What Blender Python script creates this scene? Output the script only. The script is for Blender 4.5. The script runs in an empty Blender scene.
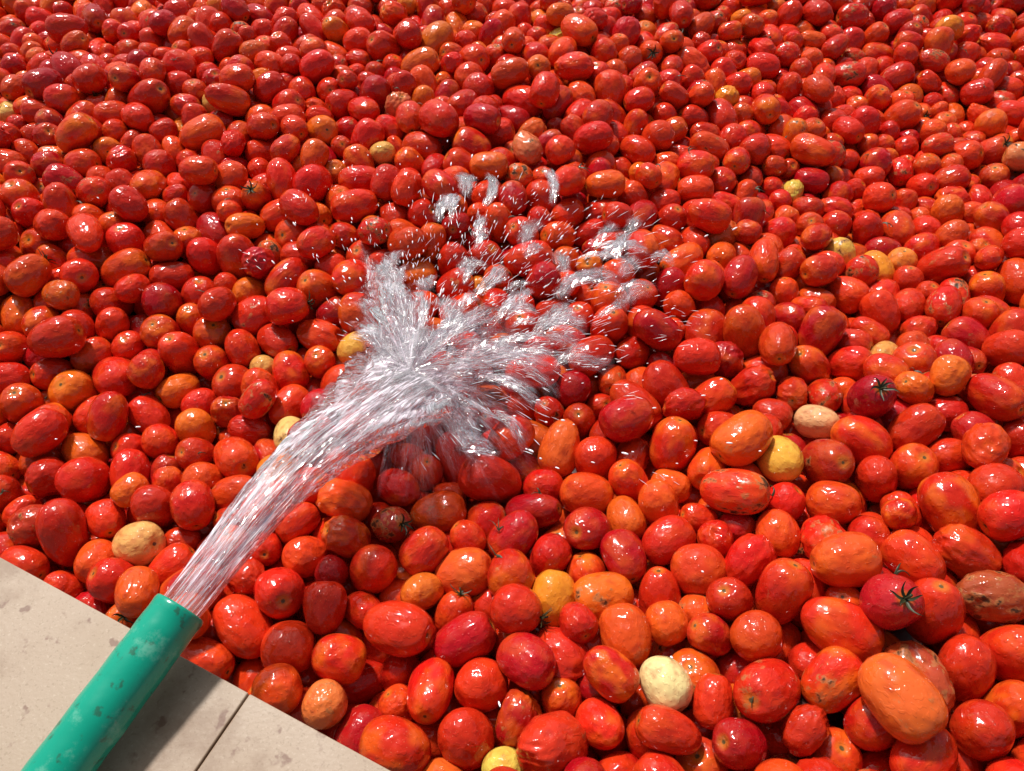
import bpy, math, random, time
import numpy as np
from mathutils import Vector, Matrix, Euler, Quaternion
T0=time.time()
rng=np.random.default_rng(7); random.seed(7)
scene=bpy.context.scene
scene.view_settings.view_transform='Standard'; scene.view_settings.look='None'; scene.view_settings.exposure=0

# ---------------- frame of the tomato bin ----------------
O=np.array([-0.488,0.3575]); E=np.array([0.9008,-0.4343]); Nn=np.array([0.4343,0.9008])
S0,S1,N0,N1=-1.75,1.65,0.0,2.45
LEDGE_Z=0.02; GROUND_Z=-0.80
def sn(x,y):
    dx=x-O[0]; dy=y-O[1]
    return dx*E[0]+dy*E[1], dx*Nn[0]+dy*Nn[1]
def xy(s,n): return O[0]+s*E[0]+n*Nn[0], O[1]+s*E[1]+n*Nn[1]
CAM=np.array([0,0,0.70]); PITCH=math.radians(50)

# ---------------- node helpers ----------------
def new_mat(name):
    m=bpy.data.materials.new(name); m.use_nodes=True
    nt=m.node_tree; nt.nodes.clear()
    out=nt.nodes.new('ShaderNodeOutputMaterial')
    return m,nt,out
def setin(nt,sock,val):
    if isinstance(val,bpy.types.NodeSocket): nt.links.new(val,sock)
    else: sock.default_value=val
def math_n(nt,op,a,b=None,c=None,clamp=False):
    n=nt.nodes.new('ShaderNodeMath'); n.operation=op; n.use_clamp=clamp
    setin(nt,n.inputs[0],a)
    if b is not None: setin(nt,n.inputs[1],b)
    if c is not None: setin(nt,n.inputs[2],c)
    return n.outputs[0]
def mix_c(nt,f,a,b,mode='MIX'):
    n=nt.nodes.new('ShaderNodeMix'); n.data_type='RGBA'; n.blend_type=mode; n.clamp_factor=True
    setin(nt,n.inputs[0],f); setin(nt,n.inputs[6],a); setin(nt,n.inputs[7],b)
    return n.outputs[2]
def smooth(nt,x,lo,hi):
    n=nt.nodes.new('ShaderNodeMapRange'); n.interpolation_type='SMOOTHSTEP'
    setin(nt,n.inputs[0],x); n.inputs[1].default_value=lo; n.inputs[2].default_value=hi
    n.inputs[3].default_value=0; n.inputs[4].default_value=1
    return n.outputs[0]
def noise(nt,vec,scale,detail=2,rough=0.5,dist=0.0):
    n=nt.nodes.new('ShaderNodeTexNoise'); n.inputs['Scale'].default_value=scale
    n.inputs['Detail'].default_value=detail; n.inputs['Roughness'].default_value=rough
    n.inputs['Distortion'].default_value=dist
    if vec is not None: nt.links.new(vec,n.inputs['Vector'])
    return n.outputs['Fac']
def mesh_obj(name,verts,faces,mats=(),smoothf=True,parent=None,link=True):
    me=bpy.data.meshes.new(name); me.from_pydata([tuple(map(float,v)) for v in verts],[],faces); me.update()
    for m in mats: me.materials.append(m)
    if smoothf: me.polygons.foreach_set('use_smooth',[True]*len(me.polygons))
    ob=bpy.data.objects.new(name,me)
    if link: scene.collection.objects.link(ob)
    if parent: ob.parent=parent
    return ob
def empty(name,loc=(0,0,0)):
    e=bpy.data.objects.new(name,None); e.empty_display_size=0.05; scene.collection.objects.link(e); return e

# ---------------- tomato material ----------------
def tomato_material():
    m,nt,out=new_mat('tomato_skin')
    p=nt.nodes.new('ShaderNodeBsdfPrincipled'); nt.links.new(p.outputs[0],out.inputs[0])
    tc=nt.nodes.new('ShaderNodeTexCoord'); obj=tc.outputs['Object']
    oi=nt.nodes.new('ShaderNodeObjectInfo'); rnd=oi.outputs['Random']
    off=nt.nodes.new('ShaderNodeVectorMath'); off.operation='ADD'; nt.links.new(obj,off.inputs[0])
    cx=nt.nodes.new('ShaderNodeCombineXYZ')
    nt.links.new(math_n(nt,'MULTIPLY',rnd,97.0),cx.inputs[0]); nt.links.new(math_n(nt,'MULTIPLY',rnd,41.0),cx.inputs[1]); nt.links.new(math_n(nt,'MULTIPLY',rnd,63.0),cx.inputs[2])
    nt.links.new(cx.outputs[0],off.inputs[1]); V=off.outputs[0]
    a=nt.nodes.new('ShaderNodeAttribute'); a.attribute_type='INSTANCER'; a.attribute_name='tcol'
    d=nt.nodes.new('ShaderNodeAttribute'); d.attribute_type='INSTANCER'; d.attribute_name='dirt'
    g=nt.nodes.new('ShaderNodeAttribute'); g.attribute_type='INSTANCER'; g.attribute_name='blush'
    dirt=d.outputs['Fac']; blush=g.outputs['Fac']; base=a.outputs['Color']
    sep=nt.nodes.new('ShaderNodeSeparateXYZ'); nt.links.new(obj,sep.inputs[0])
    rad=math_n(nt,'SQRT',math_n(nt,'ADD',math_n(nt,'MULTIPLY',sep.outputs[0],sep.outputs[0]),math_n(nt,'MULTIPLY',sep.outputs[1],sep.outputs[1])))
    top=smooth(nt,sep.outputs[2],0.0,0.5)
    n1=noise(nt,V,1.2,1,0.5)
    sh=math_n(nt,'ADD',smooth(nt,n1,0.42,0.70),math_n(nt,'MULTIPLY',smooth(nt,sep.outputs[2],0.1,1.0),0.5))
    f=math_n(nt,'MULTIPLY',sh,blush,clamp=True)
    c=mix_c(nt,f,base,(0.76,0.14,0.010,1))
    n2=noise(nt,V,2.3,1)
    c=mix_c(nt,math_n(nt,'MULTIPLY',smooth(nt,n2,0.5,0.75),0.38),c,(0.32,0.004,0.004,1))
    n3=noise(nt,V,22,1)
    c=mix_c(nt,math_n(nt,'MULTIPLY',smooth(nt,n3,0.68,0.77),0.25),c,(0.85,0.38,0.18,1))
    rr=math_n(nt,'ADD',rad,math_n(nt,'MULTIPLY',math_n(nt,'SUBTRACT',n2,0.5),0.10))
    ring=math_n(nt,'MULTIPLY',math_n(nt,'SUBTRACT',1.0,smooth(nt,rr,0.10,0.40)),top)
    c=mix_c(nt,math_n(nt,'MULTIPLY',ring,0.55),c,(0.58,0.21,0.025,1))
    scar=math_n(nt,'MULTIPLY',math_n(nt,'SUBTRACT',1.0,smooth(nt,rr,0.06,0.11)),top)
    c=mix_c(nt,scar,c,(0.12,0.07,0.025,1))
    n4=noise(nt,V,1.6,3,0.62)
    dd=math_n(nt,'ADD',n4,math_n(nt,'MULTIPLY',dirt,0.30))
    cork=smooth(nt,dd,0.67,0.76)
    c=mix_c(nt,math_n(nt,'MULTIPLY',cork,0.65),c,(0.40,0.16,0.05,1))
    rot=smooth(nt,dd,0.755,0.82)
    c=mix_c(nt,rot,c,mix_c(nt,n3,(0.008,0.005,0.004,1),(0.12,0.05,0.02,1)))
    nt.links.new(c,p.inputs['Base Color'])
    rough=math_n(nt,'ADD',0.05,math_n(nt,'MULTIPLY',cork,0.30))
    rough=math_n(nt,'ADD',rough,math_n(nt,'MULTIPLY',smooth(nt,n1,0.35,0.7),0.12))
    nt.links.new(rough,p.inputs['Roughness'])
    p.inputs['IOR'].default_value=1.46
    nd=noise(nt,V,7.5,0)
    nb=noise(nt,V,2.0,1,0.5)
    hgt=math_n(nt,'ADD',nb,math_n(nt,'MULTIPLY',smooth(nt,nd,0.58,0.70),0.07))
    b=nt.nodes.new('ShaderNodeBump'); b.inputs['Strength'].default_value=0.65; b.inputs['Distance'].default_value=0.0045
    nt.links.new(hgt,b.inputs['Height']); nt.links.new(b.outputs[0],p.inputs['Normal'])
    return m
def calyx_material():
    m,nt,out=new_mat('dried_calyx')
    p=nt.nodes.new('ShaderNodeBsdfPrincipled'); nt.links.new(p.outputs[0],out.inputs[0])
    tc=nt.nodes.new('ShaderNodeTexCoord')
    c=mix_c(nt,noise(nt,tc.outputs['Object'],3,3),(0.012,0.020,0.006,1),(0.06,0.055,0.02,1))
    nt.links.new(c,p.inputs['Base Color']); p.inputs['Roughness'].default_value=0.5
    return m
MT=tomato_material(); MC=calyx_material()

# ---------------- tomato shape variants ----------------
tomcol=bpy.data.collections.new('tomato_shapes')
def tomato_mesh(i,kind):
    r=np.random.default_rng(100+i); nu,nv=36,24
    if kind=='dent': nu,nv=56,40
    n=r.uniform(2.05,2.5); k=r.uniform(-0.12,0.17); dim=r.uniform(0.06,0.16)
    l3,l2,l5=r.uniform(0,0.035),r.uniform(0,0.05),r.uniform(0,0.014); ph=r.uniform(0,6.28,4); bend=r.uniform(-0.12,0.12)
    verts=[];faces=[]
    dents=[(r.normal(size=3),r.uniform(0.3,0.7),r.uniform(0.05,0.13)) for _ in range(4)]
    dents=[(v/np.linalg.norm(v),w,s) for v,w,s in dents]
    waves=[(r.normal(size=3)*r.uniform(2,8),r.uniform(0,6.28),r.uniform(0.004,0.014)) for _ in range(9)]
    def P(th,f):
        s,c=math.sin(th),math.cos(th)
        rho=abs(s)**(2/n); z=math.copysign(abs(c)**(2/n),c)
        lob=1+l3*math.cos(3*f+ph[0])+l2*math.cos(2*f+ph[1])+l5*math.cos(5*f+ph[2])*(1 if z>0 else .3)
        rr=rho*lob*(1+k*z)
        if c>0: z-=dim*math.exp(-(rho/0.24)**2)
        else: z-=0.03*math.exp(-(rho/0.10)**2)
        v=np.array([rr*math.cos(f)+bend*(z*z-0.4),rr*math.sin(f),z])
        if kind=='dent':
            u=v/(np.linalg.norm(v)+1e-9); sc=1
            for dv,w,a in dents:
                ang=math.acos(max(-1,min(1,float(u@dv)))); sc-=a*max(0,1-(ang/w)**2)**1.2*1.5
            for wv,p0,a in waves: sc+=a*(1-2*abs(math.sin(float(wv@u)*0.9+p0)))
            v=v*sc
        return v
    verts.append(P(1e-4,0))
    for a in range(1,nv):
        th=math.pi*a/nv
        for b in range(nu): verts.append(P(th,2*math.pi*b/nu))
    verts.append(P(math.pi-1e-4,0)); last=len(verts)-1
    for b in range(nu): faces.append((0,1+b,1+(b+1)%nu))
    for a in range(nv-2):
        for b in range(nu):
            p=1+a*nu+b;q=1+a*nu+(b+1)%nu; faces.append((p,p+nu,q+nu,q))
    for b in range(nu): faces.append((last,1+(nv-2)*nu+(b+1)%nu,1+(nv-2)*nu+b))
    nt_=len(faces)
    if kind=='calyx':
        z0=verts[0][2]
        for L in range(6):
            f=L/6*6.283+r.uniform(-.25,.25); ln=r.uniform(0.4,0.7); up=r.uniform(0.0,0.30)
            base=len(verts); segs=6
            for sgi in range(segs+1):
                t=sgi/segs; rd=0.03+ln*t; w=0.085*(1-t)**0.7*(0.5+t*1.2 if t<.4 else 1)+0.004
                f2=f+0.3*math.sin(t*3+L); zz=z0+0.05+0.10*math.sin(t*2.0)+up*t*t-0.02
                cx,cy=rd*math.cos(f2),rd*math.sin(f2); tx,ty=-math.sin(f2),math.cos(f2)
                verts.append(np.array([cx+tx*w,cy+ty*w,zz+.03])); verts.append(np.array([cx,cy,zz])); verts.append(np.array([cx-tx*w,cy-ty*w,zz+.03]))
            for sgi in range(segs):
                q=base+3*sgi
                faces.append((q,q+1,q+4,q+3)); faces.append((q+1,q+2,q+5,q+4))
        base=len(verts)
        for j in range(4):
            t=j/3
            for b in range(6):
                an=b/6*6.283; rr=0.05-0.012*t+(0.015 if j==3 else 0)
                verts.append(np.array([rr*math.cos(an)+0.12*t*t,rr*math.sin(an),z0+0.3*t]))
        for j in range(3):
            for b in range(6): faces.append((base+j*6+b,base+j*6+(b+1)%6,base+j*6+6+(b+1)%6,base+j*6+6+b))
        faces.append(tuple(base+18+b for b in range(6)))
    ob=mesh_obj('tomato' if i==0 else 'tomato.%03d'%i,verts,faces,(MT,MC),link=False)
    if kind=='calyx':
        mi=np.zeros(len(faces),dtype=np.int32); mi[nt_:]=1; ob.data.polygons.foreach_set('material_index',mi)
    tomcol.objects.link(ob)
KINDS=['n']*9+['dent']*4+['calyx']*2
for i,k in enumerate(KINDS): tomato_mesh(i,k)

# ---------------- settle the heap (position based packing) ----------------
def relief(x,y):
    h=0.024*np.sin(3.1*x+1.3*y+0.6)+0.020*np.sin(-2.2*x+4.1*y+2.0)+0.012*np.sin(7*x-5*y)
    h-=0.045*np.exp(-(((x+0.06)/0.20)**2+((y-0.60)/0.16)**2))
    h-=0.03*np.exp(-(((x+0.38)/0.18)**2+((y-0.62)/0.2)**2))
    s,n=sn(x,y)
    h-=0.02*np.exp(-(n/0.08)**2)
    return h
sp=0.0510
ss=np.arange(S0+0.03,S1-0.02,sp); ns=np.arange(N0+0.03,N1-0.02,sp)
C=[]
for L in range(4):
    gs,gn=np.meshgrid(ss,ns); gs=gs.ravel()+rng.normal(0,.010,gs.size); gn=gn.ravel()+rng.normal(0,.010,gn.size)
    if L==3:
        kk=rng.random(gs.size)<0.30; gs=gs[kk]; gn=gn[kk]
    x,y=xy(gs,gn); z=relief(x,y)+0.03+L*0.058+rng.uniform(-.012,.012,gs.size)
    C.append(np.stack([x,y,z],1))
C=np.concatenate(C); NT=len(C)
rad=np.clip(rng.normal(0.0210,0.0026,NT),0.0150,0.0285)
elong=np.clip(rng.normal(1.27,0.14,NT),1.02,1.65)
half=rad*elong; sepd=2*(half-rad)+1e-4
ax=rng.normal(size=(NT,3)); ax[:,2]*=0.8; ax/=np.linalg.norm(ax,axis=1)[:,None]
P=np.empty((2*NT,3)); P[0::2]=C-ax*sepd[:,None]/2; P[1::2]=C+ax*sepd[:,None]/2
R=np.repeat(rad,2); ids=np.repeat(np.arange(NT),2)
cell=0.065
def pairs(P):
    g=np.floor((P-P.min(0))/cell).astype(np.int64)+1
    dims=g.max(0)+2
    key=(g[:,0]*dims[1]+g[:,1])*dims[2]+g[:,2]
    order=np.argsort(key,kind='stable'); ks=key[order]
    A=[];B=[]
    for dx in (-1,0,1):
        for dy in (-1,0,1):
            for dz in (-1,0,1):
                offk=(dx*dims[1]+dy)*dims[2]+dz
                if offk<0: continue
                lo=np.searchsorted(ks,key+offk,'left'); hi=np.searchsorted(ks,key+offk,'right')
                cnt=hi-lo; tot=cnt.sum()
                if tot==0: continue
                i=np.repeat(np.arange(len(P)),cnt)
                st=np.repeat(lo-np.concatenate([[0],np.cumsum(cnt)[:-1]]),cnt)
                j=order[st+np.arange(tot)]
                k=(ids[i]!=ids[j])
                if offk==0: k&=(i<j)
                i=i[k];j=j[k]
                dd=P[i]-P[j]; k=(dd*dd).sum(1)<(R[i]+R[j]+0.008)**2
                A.append(i[k]);B.append(j[k])
    return np.concatenate(A),np.concatenate(B)
ITERS=180
for it in range(ITERS):
    if it%6==0: I,J=pairs(P)
    gstep=0.0022 if it<100 else (0.0009 if it<155 else 0.0002)
    P[:,2]-=gstep
    if it<80: P+=np.repeat(rng.normal(0,0.0006,(NT,3)),2,axis=0)
    for sub in range(2):
        D=P[I]-P[J]; dist=np.sqrt((D*D).sum(1))+1e-9
        ov=R[I]+R[J]-dist; k=ov>0
        Ik,Jk=I[k],J[k]; cor=D[k]*(ov[k]/dist[k]*0.5)[:,None]
        n2=2*NT
        cnt=np.bincount(Ik,minlength=n2)+np.bincount(Jk,minlength=n2)
        w=1.3/np.maximum(cnt,1.6)
        for c in range(3):
            P[:,c]+=w*(np.bincount(Ik,cor[:,c],n2)-np.bincount(Jk,cor[:,c],n2))
        fl=relief(P[:,0],P[:,1])+R
        P[:,2]=np.maximum(P[:,2],fl)
        s,n=sn(P[:,0],P[:,1])
        s=np.clip(s,S0+R,S1-R); n=np.clip(n,N0+R,N1-R)
        P[:,0],P[:,1]=xy(s,n)
        d=P[1::2]-P[0::2]; l=np.linalg.norm(d,axis=1)+1e-9; e=d*((l-sepd)/l*0.5)[:,None]
        P[0::2]+=e; P[1::2]-=e
Cc=(P[0::2]+P[1::2])/2; Ax=P[1::2]-P[0::2]; Ax/=np.linalg.norm(Ax,axis=1)[:,None]
gx=np.floor(Cc[:,0]/0.08).astype(int); gy=np.floor(Cc[:,1]/0.08).astype(int)
tops={}
for a,b,z in zip(gx,gy,Cc[:,2]+rad): tops[(a,b)]=max(tops.get((a,b),-9),z)
zt=float(np.mean(list(tops.values()))); 
keep=np.array([z>tops[(a,b)]-0.100 for a,b,z in zip(gx,gy,Cc[:,2])])
dep=np.array([tops[(a,b)]-z for a,b,z in zip(gx,gy,Cc[:,2])])
Cc[:,2]-=zt; FLOORZ=-zt
Cc=Cc[keep];Ax=Ax[keep];rad=rad[keep];half=half[keep];dep=dep[keep];NT=len(Cc)
print('tomatoes',NT,'top',zt,'sim time',time.time()-T0)

# colours
tc=np.empty((NT,3)); u=rng.random(NT)
pal=[(0.56,(0.60,0.018,0.007)),(0.78,(0.66,0.036,0.008)),(0.91,(0.43,0.006,0.010)),(0.975,(0.70,0.080,0.010)),(0.995,(0.73,0.15,0.016)),(1.01,(0.74,0.40,0.09))]
low=0
for hi,col in pal:
    k=(u>=low)&(u<hi); tc[k]=col; low=hi
tc*=rng.uniform(0.80,1.12,(NT,1)); tc[:,1]*=rng.uniform(0.6,1.6,NT)
blush=np.clip(rng.beta(1.1,3.0,NT)*0.90,0,1)
dmg=np.where(Cc[:,0]>0.2,0.19,0.09)
dirt=np.where(rng.random(NT)<dmg,rng.uniform(0.1,0.6,NT),rng.uniform(-.30,0.04,NT))
vid=rng.integers(0,9,NT)
k=rng.random(NT); kd=k<np.where(Cc[:,0]>0.2,0.09,0.05); vid[kd]=9+rng.integers(0,4,kd.sum()); vid[k>0.98]=13+rng.integers(0,2,(k>0.98).sum())
flip=rng.random(NT)<0.5; Ax[flip]*=-1
Sc=np.stack([rad*1.01,rad*1.01,half*1.01],1)

# individual tomatoes that stand out in the heap
def ray(u,v):
    a=(u-512)/788; b=(385.5-v)/788
    d=np.array([a, math.cos(PITCH)+b*math.sin(PITCH), -math.sin(PITCH)+b*math.cos(PITCH)])
    return d/np.linalg.norm(d)
def pick(u,v):
    d=ray(u,v); w=Cc-CAM; t=w@d; perp=np.linalg.norm(w-t[:,None]*d,axis=1)
    k=np.where(perp<rad*1.05)[0]
    if len(k)==0: return None
    return k[np.argmin(t[k]-np.sqrt(np.maximum(rad[k]**2-perp[k]**2,0)))]
SPEC=[
 (830,245,(0.74,0.42,0.07),0.62,0.1,3,1.0),(690,695,(0.80,0.62,0.27),0.15,0.0,2,1.0),(790,478,(0.78,0.40,0.05),0.0,0.2,4,1.12),
 (833,422,(0.74,0.38,0.17),0.1,0.0,6,.95),(150,557,(0.80,0.42,0.13),0.1,0.2,5,1.05),(290,424,(0.76,0.48,0.15),0.3,0.0,1,.92),
 (52,398,(0.76,0.14,0.010),0.1,0.3,0,1.2),(12,105,(0.77,0.48,0.13),0.1,0,2,1.0),(884,500,(0.25,0.03,0.012),0.7,0.1,10,1.0),
 (865,383,(0.34,0.006,0.015),0.1,0.0,14,1.12),(905,622,(0.46,0.010,0.018),0.0,0.05,13,1.12),(40,503,(0.36,0.008,0.010),0.1,0.0,13,1.05),
 (990,160,(0.62,0.04,0.02),0.0,0.2,14,1.1),(730,243,(0.60,0.10,0.02),0.45,0.3,11,1.15),(995,615,(0.34,0.06,0.02),0.55,0.2,12,1.1),
 (938,655,(0.40,0.05,0.018),0.5,0.2,10,1.2),(755,432,(0.74,0.10,0.011),0.1,0.3,0,1.2),(680,555,(0.62,0.04,0.010),0.1,0.3,7,1.25),
 (875,263,(0.74,0.25,0.02),0.1,0.3,5,1.05),(457,565,(0.70,0.085,0.018),0.1,0.4,8,1.15),(915,360,(0.56,0.025,0.009),0.1,0.3,1,1.25),
 (624,592,(0.72,0.12,0.010),0.3,0.4,4,1.1),(305,138,(0.74,0.12,0.012),0.0,0.3,3,1.2),(360,335,(0.76,0.38,0.06),0.1,0.1,6,1.0),
 (840,550,(0.68,0.07,0.012),0.1,0.3,6,1.2),(403,503,(0.3,0.02,0.01),0.6,0.1,13,.9),(325,680,(0.74,0.17,0.04),.25,.3,3,.95),
 (893,713,(0.70,0.11,0.02),.15,.3,8,1.2),(25,540,(0.44,0.03,0.012),.4,.2,11,1.1),(560,640,(0.56,0.018,0.008),.1,.1,12,1.15),(240,170,(0.66,0.05,0.01),0,.2,2,1.1),
 (575,735,(0.60,0.03,0.01),.1,.1,9,1.2),(900,255,(0.7,0.2,0.03),.3,.3,1,1.0),(525,165,(0.62,0.15,0.06),.35,.3,11,1.0),(410,95,(0.6,0.12,0.05),.4,.2,10,1.0)]
for (uu,vv,c,dd,bb,vv2,szz) in SPEC:
    i=pick(uu,vv)
    if i is None: continue
    tc[i]=c; dirt[i]=dd; blush[i]=bb; vid[i]=vv2
    r_=0.0222*szz; Sc[i]=(r_,r_,r_*min(1.35,half[i]/rad[i]))
    if vv2>=13:
        a=np.array([0.1,-0.45,0.85])+rng.normal(0,.15,3); Ax[i]=a/np.linalg.norm(a)
eul=np.empty((NT,3))
for i in range(NT):
    q=Vector(Ax[i]).to_track_quat('Z','Y')@Quaternion((0,0,1),rng.uniform(0,6.283))
    eul[i]=q.to_euler()[:]
me=bpy.data.meshes.new('tomato_heap'); me.vertices.add(NT); me.vertices.foreach_set('co',Cc.astype(np.float32).ravel())
def attr(name,typ,arr,field):
    a=me.attributes.new(name,typ,'POINT'); a.data.foreach_set(field,np.ascontiguousarray(arr).ravel())
attr('rot','FLOAT_VECTOR',eul.astype(np.float32),'vector'); attr('scl','FLOAT_VECTOR',Sc.astype(np.float32),'vector')
attr('tcol','FLOAT_COLOR',np.concatenate([tc,np.ones((NT,1))],1).astype(np.float32),'color')
attr('dirt','FLOAT',dirt.astype(np.float32),'value'); attr('blush','FLOAT',blush.astype(np.float32),'value'); attr('vid','INT',vid.astype(np.int32),'value')
heap=bpy.data.objects.new('tomato_heap',me); scene.collection.objects.link(heap)
ng=bpy.data.node_groups.new('tomato_scatter','GeometryNodeTree')
ng.interface.new_socket('Geometry',in_out='INPUT',socket_type='NodeSocketGeometry'); ng.interface.new_socket('Geometry',in_out='OUTPUT',socket_type='NodeSocketGeometry')
gi=ng.nodes.new('NodeGroupInput'); go=ng.nodes.new('NodeGroupOutput')
iop=ng.nodes.new('GeometryNodeInstanceOnPoints'); ci=ng.nodes.new('GeometryNodeCollectionInfo')
ci.inputs['Collection'].default_value=tomcol; ci.inputs['Separate Children'].default_value=True; ci.inputs['Reset Children'].default_value=True
def na(name,typ):
    n=ng.nodes.new('GeometryNodeInputNamedAttribute'); n.data_type=typ; n.inputs['Name'].default_value=name
    return [o for o in n.outputs if o.enabled and o.name=='Attribute'][0]
e2r=ng.nodes.new('FunctionNodeEulerToRotation')
L=ng.links
L.new(gi.outputs[0],iop.inputs['Points']); L.new(ci.outputs[0],iop.inputs['Instance']); iop.inputs['Pick Instance'].default_value=True
L.new(na('vid','INT'),iop.inputs['Instance Index']); L.new(na('rot','FLOAT_VECTOR'),e2r.inputs[0]); L.new(e2r.outputs[0],iop.inputs['Rotation'])
L.new(na('scl','FLOAT_VECTOR'),iop.inputs['Scale']); L.new(iop.outputs[0],go.inputs[0])
md=heap.modifiers.new('scatter','NODES'); md.node_group=ng

# loose dried stalks and leaf scraps caught between the fruit
R5=np.random.default_rng(21); vs=[];fs=[]
cand=np.where((dep<0.034)&(abs(Cc[:,0])<1.3)&(Cc[:,1]<1.9))[0]
for i in R5.choice(cand,150,replace=False):
    th=R5.uniform(0,6.283); r=rad[i]
    c0=Cc[i]+np.array([math.cos(th)*r*0.72,math.sin(th)*r*0.72,r*0.78])
    for q in range(R5.integers(1,5)):
        dth=R5.uniform(0,6.283); L_=R5.uniform(.006,.02); w_=R5.uniform(.0005,.0016); cur=R5.normal(0,.7); b=len(vs)
        for s_ in range(6):
            t=s_/5; a=dth+cur*t; pc=c0+np.array([math.cos(a),math.sin(a),0])*L_*t+np.array([0,0,0.004*math.sin(math.pi*t)-0.002*t])
            sd=np.array([-math.sin(a),math.cos(a),0.4])*w_*(1-t*0.85)
            vs+= [pc+sd,pc+np.array([0,0,w_*.6]),pc-sd]
        for s_ in range(5):
            k_=b+3*s_; fs+=[(k_,k_+1,k_+4,k_+3),(k_+1,k_+2,k_+5,k_+4)]
mesh_obj('dried_leaf_scraps',vs,fs,(MC,))

# ---------------- bin: ledge, walls, floor, ground ----------------
def tile_mat():
    m,nt,out=new_mat('beige_tile'); p=nt.nodes.new('ShaderNodeBsdfPrincipled'); nt.links.new(p.outputs[0],out.inputs[0])
    tcn=nt.nodes.new('ShaderNodeTexCoord'); V=tcn.outputs['Object']
    c=mix_c(nt,noise(nt,V,5,4),(0.36,0.26,0.18,1),(0.43,0.32,0.23,1))
    c=mix_c(nt,math_n(nt,'MULTIPLY',smooth(nt,noise(nt,V,420,1),0.60,0.72),0.35),c,(0.22,0.15,0.09,1))
    c=mix_c(nt,math_n(nt,'MULTIPLY',smooth(nt,noise(nt,V,300,1),0.62,0.72),0.3),c,(0.57,0.46,0.35,1))
    st=smooth(nt,noise(nt,V,9,6,0.65),0.52,0.72)
    c=mix_c(nt,math_n(nt,'MULTIPLY',st,0.6),c,(0.19,0.10,0.05,1))
    c=mix_c(nt,math_n(nt,'MULTIPLY',smooth(nt,noise(nt,V,60,3),0.62,0.70),0.7),c,(0.15,0.06,0.035,1))
    nt.links.new(c,p.inputs['Base Color']); setin(nt,p.inputs['Roughness'],math_n(nt,'MULTIPLY_ADD',noise(nt,V,12,3),0.4,0.3))
    b=nt.nodes.new('ShaderNodeBump'); b.inputs['Strength'].default_value=0.15; b.inputs['Distance'].default_value=0.001
    nt.links.new(noise(nt,V,250,2),b.inputs['Height']); nt.links.new(b.outputs[0],p.inputs['Normal'])
    return m
def conc_mat(name,c1,c2,sc=4,rough=0.8):
    m,nt,out=new_mat(name); p=nt.nodes.new('ShaderNodeBsdfPrincipled'); nt.links.new(p.outputs[0],out.inputs[0])
    tcn=nt.nodes.new('ShaderNodeTexCoord'); V=tcn.outputs['Object']
    c=mix_c(nt,noise(nt,V,sc,6,0.6),c1,c2); nt.links.new(c,p.inputs['Base Color']); p.inputs['Roughness'].default_value=rough
    b=nt.nodes.new('ShaderNodeBump'); b.inputs['Strength'].default_value=0.3; b.inputs['Distance'].default_value=0.003
    nt.links.new(noise(nt,V,60,3),b.inputs['Height']); nt.links.new(b.outputs[0],p.inputs['Normal'])
    return m
MTILE=tile_mat(); MCON=conc_mat('cement_render',(0.20,0.19,0.17,1),(0.32,0.30,0.27,1)); MGR=conc_mat('concrete_ground',(0.16,0.155,0.145,1),(0.28,0.27,0.25,1),1.5)
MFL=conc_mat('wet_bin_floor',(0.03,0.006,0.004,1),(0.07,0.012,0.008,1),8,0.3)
def box_sn(name,s0,s1,n0,n1,z0,z1,mat,parent,bev=0.0):
    vs=[]
    for z in (z0,z1):
        for s,n in ((s0,n0),(s1,n0),(s1,n1),(s0,n1)): vs.append((*xy(s,n),z))
    fs=[(3,2,1,0),(4,5,6,7),(0,1,5,4),(1,2,6,5),(2,3,7,6),(3,0,4,7)]
    ob=mesh_obj(name,vs,fs,(mat,),False,parent)
    if bev:
        b=ob.modifiers.new('bevel','BEVEL'); b.width=bev; b.segments=3
    return ob
ledge=empty('tiled_ledge')
W=0.34; TH=0.012; g=0.0008
zt_=LEDGE_Z-TH
box_sn('wall_near',S0-W,S1+W,-W,-0.004,GROUND_Z,zt_,MCON,ledge)
box_sn('wall_far',S0-W,S1+W,N1+0.004,N1+W,GROUND_Z,zt_,MCON,ledge)
box_sn('wall_side_a',S0-W,S0-0.004,-0.002,N1+0.002,GROUND_Z,zt_-0.001,MCON,ledge)
box_sn('wall_side_b',S1+0.004,S1+W,-0.002,N1+0.002,GROUND_Z,zt_-0.001,MCON,ledge)
k=0; s=0.294-0.6*4
while s<S1+W:
    a=max(s,S0-W); b=min(s+0.6,S1+W)
    if b-a>0.02:
        box_sn('tile_near_%d'%k,a+g,b-g,-W,0.0,zt_+0.0003,LEDGE_Z,MTILE,ledge,0.0012)
        box_sn('tile_far_%d'%k,a+g,b-g,N1,N1+W,zt_+0.0003,LEDGE_Z,MTILE,ledge,0.0012)
    s+=0.6;k+=1
n=0.003;k=0
while n<N1-0.01:
    b=min(n+0.6,N1-0.003)
    box_sn('tile_side_a_%d'%k,S0-W,S0,n+g,b-g,zt_+0.0003,LEDGE_Z,MTILE,ledge,0.0012)
    box_sn('tile_side_b_%d'%k,S1,S1+W,n+g,b-g,zt_+0.0003,LEDGE_Z,MTILE,ledge,0.0012)
    n+=0.6;k+=1
vs=[];fs=[];GA,GB=70,50
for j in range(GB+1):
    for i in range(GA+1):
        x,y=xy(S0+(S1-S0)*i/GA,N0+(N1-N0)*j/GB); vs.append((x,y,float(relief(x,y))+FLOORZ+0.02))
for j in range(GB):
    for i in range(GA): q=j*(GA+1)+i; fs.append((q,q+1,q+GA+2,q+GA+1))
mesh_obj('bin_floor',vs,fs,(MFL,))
Gs=400
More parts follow.
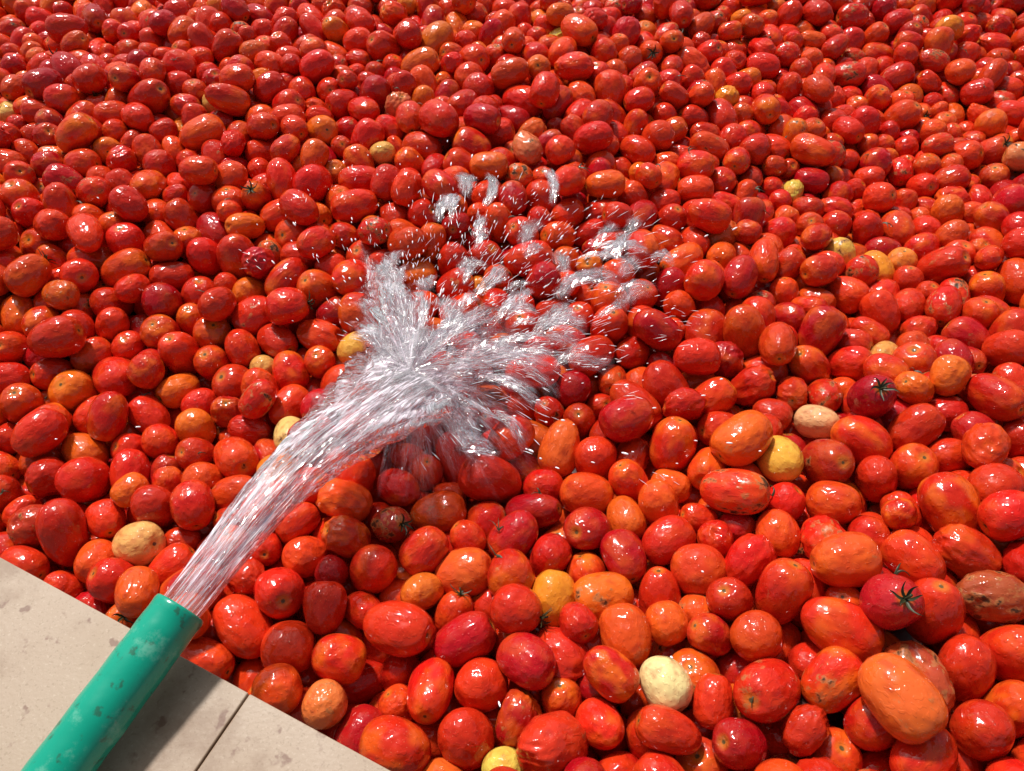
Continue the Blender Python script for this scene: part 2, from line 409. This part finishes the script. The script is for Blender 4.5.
mesh_obj('ground',[(-Gs,-Gs,GROUND_Z),(Gs,-Gs,GROUND_Z),(Gs,Gs,GROUND_Z),(-Gs,Gs,GROUND_Z)],[(0,1,2,3)],(MGR,),False)

# ---------------- hose ----------------
def hose_mat():
    m,nt,out=new_mat('green_hose'); p=nt.nodes.new('ShaderNodeBsdfPrincipled'); nt.links.new(p.outputs[0],out.inputs[0])
    tcn=nt.nodes.new('ShaderNodeTexCoord'); V=tcn.outputs['Object']
    c=mix_c(nt,noise(nt,V,14,4),(0.0,0.27,0.175,1),(0.008,0.38,0.25,1))
    c=mix_c(nt,math_n(nt,'MULTIPLY',smooth(nt,noise(nt,V,90,4,.6),0.58,0.68),0.7),c,(0.03,0.09,0.05,1))
    c=mix_c(nt,math_n(nt,'MULTIPLY',smooth(nt,noise(nt,V,35,5,.7),0.53,0.70),0.55),c,(0.20,0.52,0.38,1))
    nt.links.new(c,p.inputs['Base Color']); setin(nt,p.inputs['Roughness'],math_n(nt,'MULTIPLY_ADD',noise(nt,V,50,3),0.24,0.10))
    b=nt.nodes.new('ShaderNodeBump'); b.inputs['Strength'].default_value=0.4; b.inputs['Distance'].default_value=0.003
    nt.links.new(noise(nt,V,24,3),b.inputs['Height']); nt.links.new(b.outputs[0],p.inputs['Normal'])
    return m
M0=Vector((-0.283,0.287,0.062)); HB=Vector((-0.350,0.158,0.0455))
hd=(M0-HB).normalized(); HR=0.0232
ctrl=[M0,M0-hd*0.05,HB,HB-hd*0.10+Vector((0,0,-.0015)),HB-hd*0.17+Vector((0,0,-.012)),HB-hd*0.235+Vector((-.02,0,-.07)),HB-hd*0.27+Vector((-.04,0,-.2)),HB-hd*0.28+Vector((-.06,0,-.45)),HB-hd*0.33+Vector((-.07,0,-.70)),HB-hd*0.5+Vector((-.1,0,-.82)),HB-hd*1.2+Vector((-.3,0,-.822)),HB-hd*2.6+Vector((-.2,0,-.822))]
ctrl=[Vector((c.x,c.y,max(c.z,GROUND_Z+HR+.001))) for c in ctrl]
def catmull(pts,n=8):
    out=[]
    for i in range(len(pts)-1):
        p0=pts[max(i-1,0)];p1=pts[i];p2=pts[i+1];p3=pts[min(i+2,len(pts)-1)]
        for j in range(n):
            t=j/n; out.append(0.5*((2*p1)+(p2-p0)*t+(2*p0-5*p1+4*p2-p3)*t*t+(3*p1-p0-3*p2+p3)*t**3))
    out.append(pts[-1]); return out
path=catmull(ctrl,8)
NS=48; vs=[];fs=[]
def ring_at(c,tan,r,sq=1.0):
    side=tan.cross(Vector((0,0,1))); 
    if side.length<1e-3: side=Vector((1,0,0))
    side.normalize(); up=side.cross(tan).normalized()
    return [c+side*(math.cos(a)*r)+up*(math.sin(a)*r*sq) for a in [2*math.pi*k/NS for k in range(NS)]]
rings=[]
inner=[(0.16,0.0190),(0.05,0.0192),(0.002,0.0195)]
for dd,r in inner: rings.append(ring_at(M0-hd*dd,hd,r))
rings.append(ring_at(M0+hd*0.0004,hd,0.0203)); rings.append(ring_at(M0+hd*0.0004,hd,0.0224)); 
rings.append(ring_at(M0-hd*0.001,hd,HR))
for i,c in enumerate(path):
    if i==0: continue
    tan=((path[i-1]-path[i+1]) if i+1<len(path) else (path[i-1]-path[i])).normalized()
    rings.append(ring_at(c,tan,HR*(1+0.012*math.sin(i*1.7))))
for r_ in rings: vs+=r_
for i in range(len(rings)-1):
    for j in range(NS):
        a=i*NS+j;b=i*NS+(j+1)%NS; fs.append((a,a+NS,b+NS,b))
mesh_obj('green_hose',vs,fs,(hose_mat(),))

# ---------------- water ----------------
def sheet_mat():
    m,nt,out=new_mat('water_sheet')
    tr=nt.nodes.new('ShaderNodeBsdfTransparent'); tr.inputs[0].default_value=(1.0,0.97,0.98,1)
    p=nt.nodes.new('ShaderNodeBsdfPrincipled'); p.inputs['Base Color'].default_value=(0.98,0.88,0.97,1); p.inputs['Roughness'].default_value=0.08; p.inputs['IOR'].default_value=1.5
    gl=nt.nodes.new('ShaderNodeBsdfGlossy'); gl.inputs['Roughness'].default_value=0.05
    at=nt.nodes.new('ShaderNodeAttribute'); at.attribute_name='alpha'; al=at.outputs['Fac']
    fl=nt.nodes.new('ShaderNodeAttribute'); fl.attribute_name='flow'
    n1=noise(nt,fl.outputs['Vector'],1.0,3,0.6,0.5)
    mp=nt.nodes.new('ShaderNodeMapping'); mp.inputs['Scale'].default_value=(3.1,2.4,2.4); mp.inputs['Location'].default_value=(7,3,1); nt.links.new(fl.outputs['Vector'],mp.inputs[0])
    n2=noise(nt,mp.outputs[0],1.0,2,0.6)
    mp2=nt.nodes.new('ShaderNodeMapping'); mp2.inputs['Scale'].default_value=(0.4,0.2,0.2); nt.links.new(fl.outputs['Vector'],mp2.inputs[0])
    n3=noise(nt,mp2.outputs[0],1.0,2,0.5)
    s_=math_n(nt,'ADD',math_n(nt,'MULTIPLY',smooth(nt,n1,0.46,0.68),0.85),math_n(nt,'MULTIPLY',smooth(nt,n2,0.54,0.68),0.75))
    s_=math_n(nt,'ADD',s_,0.06)
    s_=math_n(nt,'MULTIPLY',s_,math_n(nt,'ADD',smooth(nt,n3,0.40,0.60),0.22))
    al=math_n(nt,'MULTIPLY',al,s_,clamp=True)
    bp=nt.nodes.new('ShaderNodeBump'); bp.inputs['Strength'].default_value=0.9; bp.inputs['Distance'].default_value=0.008
    nt.links.new(n1,bp.inputs['Height']); nt.links.new(bp.outputs[0],gl.inputs['Normal'])
    bq=nt.nodes.new('ShaderNodeBump'); bq.inputs['Strength'].default_value=0.35; bq.inputs['Distance'].default_value=0.004
    nt.links.new(n1,bq.inputs['Height']); nt.links.new(bq.outputs[0],p.inputs['Normal'])
    fr=nt.nodes.new('ShaderNodeFresnel'); fr.inputs[0].default_value=1.33; nt.links.new(bp.outputs[0],fr.inputs['Normal'])
    m0=nt.nodes.new('ShaderNodeMixShader'); nt.links.new(math_n(nt,'MULTIPLY',fr.outputs[0],smooth(nt,at.outputs['Fac'],0,.3)),m0.inputs[0]); nt.links.new(tr.outputs[0],m0.inputs[1]); nt.links.new(gl.outputs[0],m0.inputs[2])
    mx=nt.nodes.new('ShaderNodeMixShader'); nt.links.new(m0.outputs[0],mx.inputs[1]); nt.links.new(p.outputs[0],mx.inputs[2]); nt.links.new(mx.outputs[0],out.inputs[0])
    nt.links.new(al,mx.inputs[0])
    return m
def fleck_mat():
    m,nt,out=new_mat('water_fleck')
    p=nt.nodes.new('ShaderNodeBsdfPrincipled'); p.inputs['Base Color'].default_value=(0.98,0.95,0.98,1); p.inputs['Roughness'].default_value=0.1; p.inputs['IOR'].default_value=1.5
    nt.links.new(p.outputs[0],out.inputs[0]); return m
MWC=sheet_mat(); MWS=fleck_mat()
water=empty('water_jet')
def add_attr(ob,name,typ,arr,field):
    a=ob.data.attributes.new(name,typ,'POINT'); a.data.foreach_set(field,np.asarray(arr,dtype=np.float32).ravel())
K=[np.array(M0),np.array([-0.210,0.420,0.070]),np.array([-0.134,0.535,0.042]),np.array([-0.094,0.605,0.004])]
def bez(t):
    pts=[Vector(k) for k in K]
    x=min(max(t,0),0.9999)*3; i=int(x); f=x-i
    p0=pts[i-1] if i>0 else pts[0]*2-pts[1]; p1=pts[i];p2=pts[i+1];p3=pts[i+2] if i+2<4 else pts[3]*2-pts[2]
    c=0.5*((2*p1)+(p2-p0)*f+(2*p0-5*p1+4*p2-p3)*f*f+(3*p1-p0-3*p2+p3)*f**3)
    if t>1: c=c+(pts[3]-pts[2])*3*(t-1)
    return np.array(c)
def frame(t):
    c=bez(t); d=bez(t+0.02)-bez(max(t-0.02,0)); d/=np.linalg.norm(d)
    side=np.cross(d,[0,0,1]); side/=np.linalg.norm(side); up=np.cross(side,d)
    Wd=np.interp(t,[0,0.12,0.3,0.45,0.7,0.9,1.15],[0.0186,0.0205,0.026,0.037,0.064,0.082,0.094]); Hd=np.interp(t,[0,0.3,0.7,1.15],[0.0186,0.018,0.012,0.008])
    return c,d,side,up,Wd,Hd
vs=[];fs=[];al=[];flw=[]; NU,NV=140,64
for i in range(NU+1):
    t=-0.03+1.12*i/NU; tt=max(t,0)
    c,d,side,up,Wd,Hd=frame(tt)
    if t<0: c=c+d*t*0.35
    for j in range(NV):
        a=2*math.pi*j/NV
        w=1+ (0.07*math.sin(5*a+9*tt)+0.08*math.sin(11*a-14*tt)+0.07*math.sin(19*a+33*tt)+0.05*math.sin(27*a-51*tt))*min(1,tt*3)
        p=c+side*math.cos(a)*Wd*w*0.97+up*math.sin(a)*Hd*w*0.97
        edge=abs(math.cos(a))**3
        vs.append(p); al.append(np.interp(tt,[0,0.3,0.7,0.88,1.05],[0.78,0.85,1.0,0.75,0.0])*(1-0.85*edge*min(1,tt*2.0))); flw.append((tt*9,math.cos(a)*9*max(1,Wd/0.025),math.sin(a)*5))
for i in range(NU):
    for j in range(NV):
        a=i*NV+j;b=i*NV+(j+1)%NV; fs.append((a,b,b+NV,a+NV))
ob=mesh_obj('jet_core',vs,fs,(MWC,),parent=water); add_attr(ob,'alpha','FLOAT',al,'value'); add_attr(ob,'flow','FLOAT_VECTOR',flw,'vector')
class Streaks:
    def __init__(s): s.v=[];s.f=[]
    def add(s,pts,r,sides=4,flat=1.0):
        base=len(s.v); n=len(pts)
        for i,p in enumerate(pts):
            d=pts[min(i+1,n-1)]-pts[max(i-1,0)]; d=d/(np.linalg.norm(d)+1e-9)
            sd=np.cross(d,[0.1,0.2,1.0]); sd/=np.linalg.norm(sd)+1e-9; up=np.cross(sd,d)
            q=i/(n-1); rr=r*max(0.05,math.sin(math.pi*min(max(q,0.02),0.98))**0.8)
            for k in range(sides):
                a=2*math.pi*k/sides; s.v.append(p+sd*math.cos(a)*rr+up*math.sin(a)*rr*flat)
        for i in range(n-1):
            for k in range(sides):
                a=base+i*sides+k;b=base+i*sides+(k+1)%sides; s.f.append((a,b,b+sides,a+sides))
    def build(s,name):
        return mesh_obj(name,s.v,s.f,(MWS,),parent=water)
R2=np.random.default_rng(3)
st=Streaks()
for _ in range(1300):
    t0=R2.uniform(0,1)**0.8*0.95; dt=R2.uniform(0.02,0.08)
    an=R2.uniform(0,6.283); q=math.sqrt(R2.uniform(0.2,1.0)); cw,ch=math.cos(an)*q,math.sin(an)*q
    if math.sin(cw*9+t0*17)*math.sin(cw*4-t0*23+1)<R2.uniform(-0.4,0.6): continue
    if R2.uniform()<abs(cw)**3: continue
    gr=1+R2.normal(0,0.05); pts=[]
    for k in range(5):
        t=t0+dt*k/4; c,d,side,up,Wd,Hd=frame(t); g2=1+(gr-1)*k/4*(1+t)
        pts.append(c+side*cw*Wd*g2+up*ch*Hd*g2)
    st.add(pts,R2.uniform(0.00015,0.0006)*(0.8+0.5*t0))
st.build('jet_flecks')
IM=np.array([-0.115,0.585,0.0])
sp_=Streaks()
class Rib:
    def __init__(s): s.v=[];s.f=[];s.a=[];s.w=[]
    def add(s,c,th,L_,W_,slope,al,arch,cur):
        base=len(s.v); d=np.array([math.cos(th),math.sin(th),slope]); sd=np.array([-math.sin(th),math.cos(th),0]); o=len(s.v)*0.37
        NUx,NVx=9,7
        for i in range(NUx):
            q=i/(NUx-1)
            for j in range(NVx):
                p=j/(NVx-1)*2-1
                wq=W_*(0.45+0.75*q)*(1+0.15*math.sin(i*2+o))
                s.v.append(c+d*L_*(q-.5)+sd*(p*wq+cur*q*q*L_)+np.array([0,0,arch*math.sin(math.pi*q)+0.3*wq*(1-p*p)+0.002*math.sin(i*1.3+j*2.1+o)]))
                s.a.append(al*math.sin(math.pi*q)**0.8*(1-abs(p)**1.5)); s.w.append((q*L_*75+o,p*W_*380,o*.3))
        for i in range(NUx-1):
            for j in range(NVx-1):
                a=base+i*NVx+j; s.f.append((a,a+1,a+NVx+1,a+NVx))
rb=Rib()
def cluster(cx,cy,cz,n,spread,lmin,lmax,rmin,rmax,jit=0.16,org=IM,rib=0,ra=(.22,.6)):
    base=math.atan2(cy-org[1],cx-org[0])+R2.normal(0,.12)
    slope=R2.uniform(-0.5,0.35)
    for _ in range(n):
        p=np.array([cx,cy,cz])+R2.normal(0,1,3)*np.array([spread,spread,spread*0.45])
        th=base+R2.normal(0,jit); L_=R2.uniform(lmin,lmax); d=np.array([math.cos(th),math.sin(th),slope+R2.normal(0,.1)])
        pts=[p+d*L_*(q-0.5)+np.array([0,0,-4*L_*L_*(q-.5)**2]) for q in (0,.33,.66,1)]
        sp_.add(pts,R2.uniform(rmin,rmax))
    for _ in range(rib):
        p=np.array([cx,cy,cz-.01])+R2.normal(0,1,3)*np.array([spread*1.25,spread*1.25,spread*0.3])
        rb.add(p,base+R2.normal(0,.25),R2.uniform(.03,.075),R2.uniform(.007,.020),slope*.5,R2.uniform(*ra),.006,R2.normal(0,.25))
CL=[(-.075,.83,.05,40,.026,4),(-.04,.76,.05,50,.028,6),(.061,.78,.06,35,.030,5),(.122,.742,.05,50,.028,6),(.15,.80,.06,30,.026,3),(.033,.638,.04,40,.026,6),
    (.09,.64,.05,35,.026,5),(-.014,.688,.04,45,.028,6),(-.114,.90,.06,12,.026,0),(.009,.555,.03,40,.024,5),(-.155,.75,.03,40,.012,6),(-.145,.70,.03,50,.015,7),
    (-.135,.65,.03,60,.020,7),(.22,.93,.07,6,.02,0),(-.06,.50,.02,20,.022,3),(-.04,.60,.02,50,.022,6),(-.08,.63,.03,70,.024,7),(-.105,.67,.03,40,.020,5),(.18,.74,.04,14,.02,2),(.0,.84,.06,10,.03,1)]
for (x_,y_,z_,n_,s_,rn) in CL: cluster(x_,y_,z_,int(n_*0.75),s_,0.006,0.022,0.00015,0.00050,rib=rn)
for _ in range(240):
    th=R2.normal(0.95,0.7); r=R2.uniform(0.05,0.34); cluster(IM[0]+r*math.cos(th),IM[1]+r*math.sin(th),0.03+abs(R2.normal(0,.025)),R2.integers(1,5),0.008,0.004,0.014,0.0002,0.0005,0.15)
sp_.build('splash_flecks')
ob=mesh_obj('splash_ribbons',rb.v,rb.f,(MWC,),parent=water); add_attr(ob,'alpha','FLOAT',rb.a,'value'); add_attr(ob,'flow','FLOAT_VECTOR',rb.w,'vector')
import bmesh
dv=[];df=[]
ico=bmesh.new(); bmesh.ops.create_icosphere(ico,subdivisions=2,radius=1.0); iv=np.array([v.co[:] for v in ico.verts]); iff=[tuple(v.index for v in f.verts) for f in ico.faces]
for _ in range(420):
    th=R2.normal(1.0,0.8); r=abs(R2.normal(0.18,0.12)); z=abs(R2.normal(0.03,0.03))
    p=IM+np.array([math.cos(th)*r,math.sin(th)*r,z+0.01]); b=len(dv); rr=R2.uniform(0.0004,0.0012)
    stv=np.array([math.cos(th),math.sin(th),0.3])
    vv=iv*rr; vv=vv+np.outer(iv@stv,stv)*rr*R2.uniform(0.3,2.5)
    dv+=list(p+vv); df+=[tuple(b+i for i in f) for f in iff]
mesh_obj('spray_droplets',dv,df,(MWS,),parent=water)
def lobe(th,mu,w): return math.exp(-((math.atan2(math.sin(th-mu),math.cos(th-mu)))/w)**2)
def Rmax(th):
    return 0.095+0.13*lobe(th,1.88,.34)+0.11*lobe(th,0.55,.7)+0.07*lobe(th,-1.0,.8)
for li in range(2):
    vs=[];fs=[];al=[];flw=[];NR,NA=30,200
    for i in range(NR+1):
        q=i/NR
        for j in range(NA):
            th=2*math.pi*j/NA
            r=q*Rmax(th)*(1+0.12*math.sin(7*th+li)+0.10*math.sin(17*th+2*li)+0.08*math.sin(31*th+li*5))*(1-0.15*li)
            x=IM[0]+r*math.cos(th); y=IM[1]+r*math.sin(th)
            z=0.016+li*0.012+0.008*math.sin(38*x+li)*math.sin(35*y+2*li)+0.02*math.sin(math.pi*q)*(0.5+0.5*math.sin(9*th+li*2))-0.03*q*q
            back=0.45+0.55*lobe(th,1.7,1.0)
            vs.append((x,y,z)); al.append((1-q**1.2)*(0.9,0.6)[li]*back); flw.append((r*30+li*5,math.cos(th)*16+3*li,math.sin(th)*16))
    for i in range(NR):
        for j in range(NA):
            a=i*NA+j;b=i*NA+(j+1)%NA; fs.append((a,b,b+NA,a+NA))
    ob=mesh_obj('splash_sheet_%d'%li,vs,fs,(MWC,),parent=water); add_attr(ob,'alpha','FLOAT',al,'value'); add_attr(ob,'flow','FLOAT_VECTOR',flw,'vector')

# ---------------- light ----------------
w=bpy.data.worlds.new('World'); scene.world=w; w.use_nodes=True; nt=w.node_tree
bg=nt.nodes['Background']; sky=nt.nodes.new('ShaderNodeTexSky'); sky.sky_type='NISHITA'; sky.sun_disc=False
EL=math.radians(54); AZ=math.radians(-28)
sky.sun_elevation=EL; sky.sun_rotation=AZ; sky.dust_density=4.0; sky.air_density=1.0; sky.ozone_density=0.6
hs=nt.nodes.new('ShaderNodeHueSaturation'); hs.inputs['Saturation'].default_value=0.45
nt.links.new(sky.outputs[0],hs.inputs['Color']); nt.links.new(hs.outputs[0],bg.inputs[0]); bg.inputs[1].default_value=0.08
sd=Vector((math.sin(AZ)*math.cos(EL),math.cos(AZ)*math.cos(EL),math.sin(EL)))
sl=bpy.data.lights.new('sun','SUN'); sl.energy=4.3; sl.angle=math.radians(5); sl.color=(1.0,0.97,0.92)
so=bpy.data.objects.new('sun',sl); so.rotation_euler=sd.to_track_quat('Z','Y').to_euler(); so.location=(0,0,5); scene.collection.objects.link(so)
# ---------------- camera ----------------
cd=bpy.data.cameras.new('camera'); cd.lens=36*788/1024; cd.sensor_width=36; cd.clip_start=0.01; cd.clip_end=2000
co=bpy.data.objects.new('camera',cd); co.location=CAM; co.rotation_euler=(math.radians(90)-PITCH,0,0); scene.collection.objects.link(co); scene.camera=co
print('total',time.time()-T0)
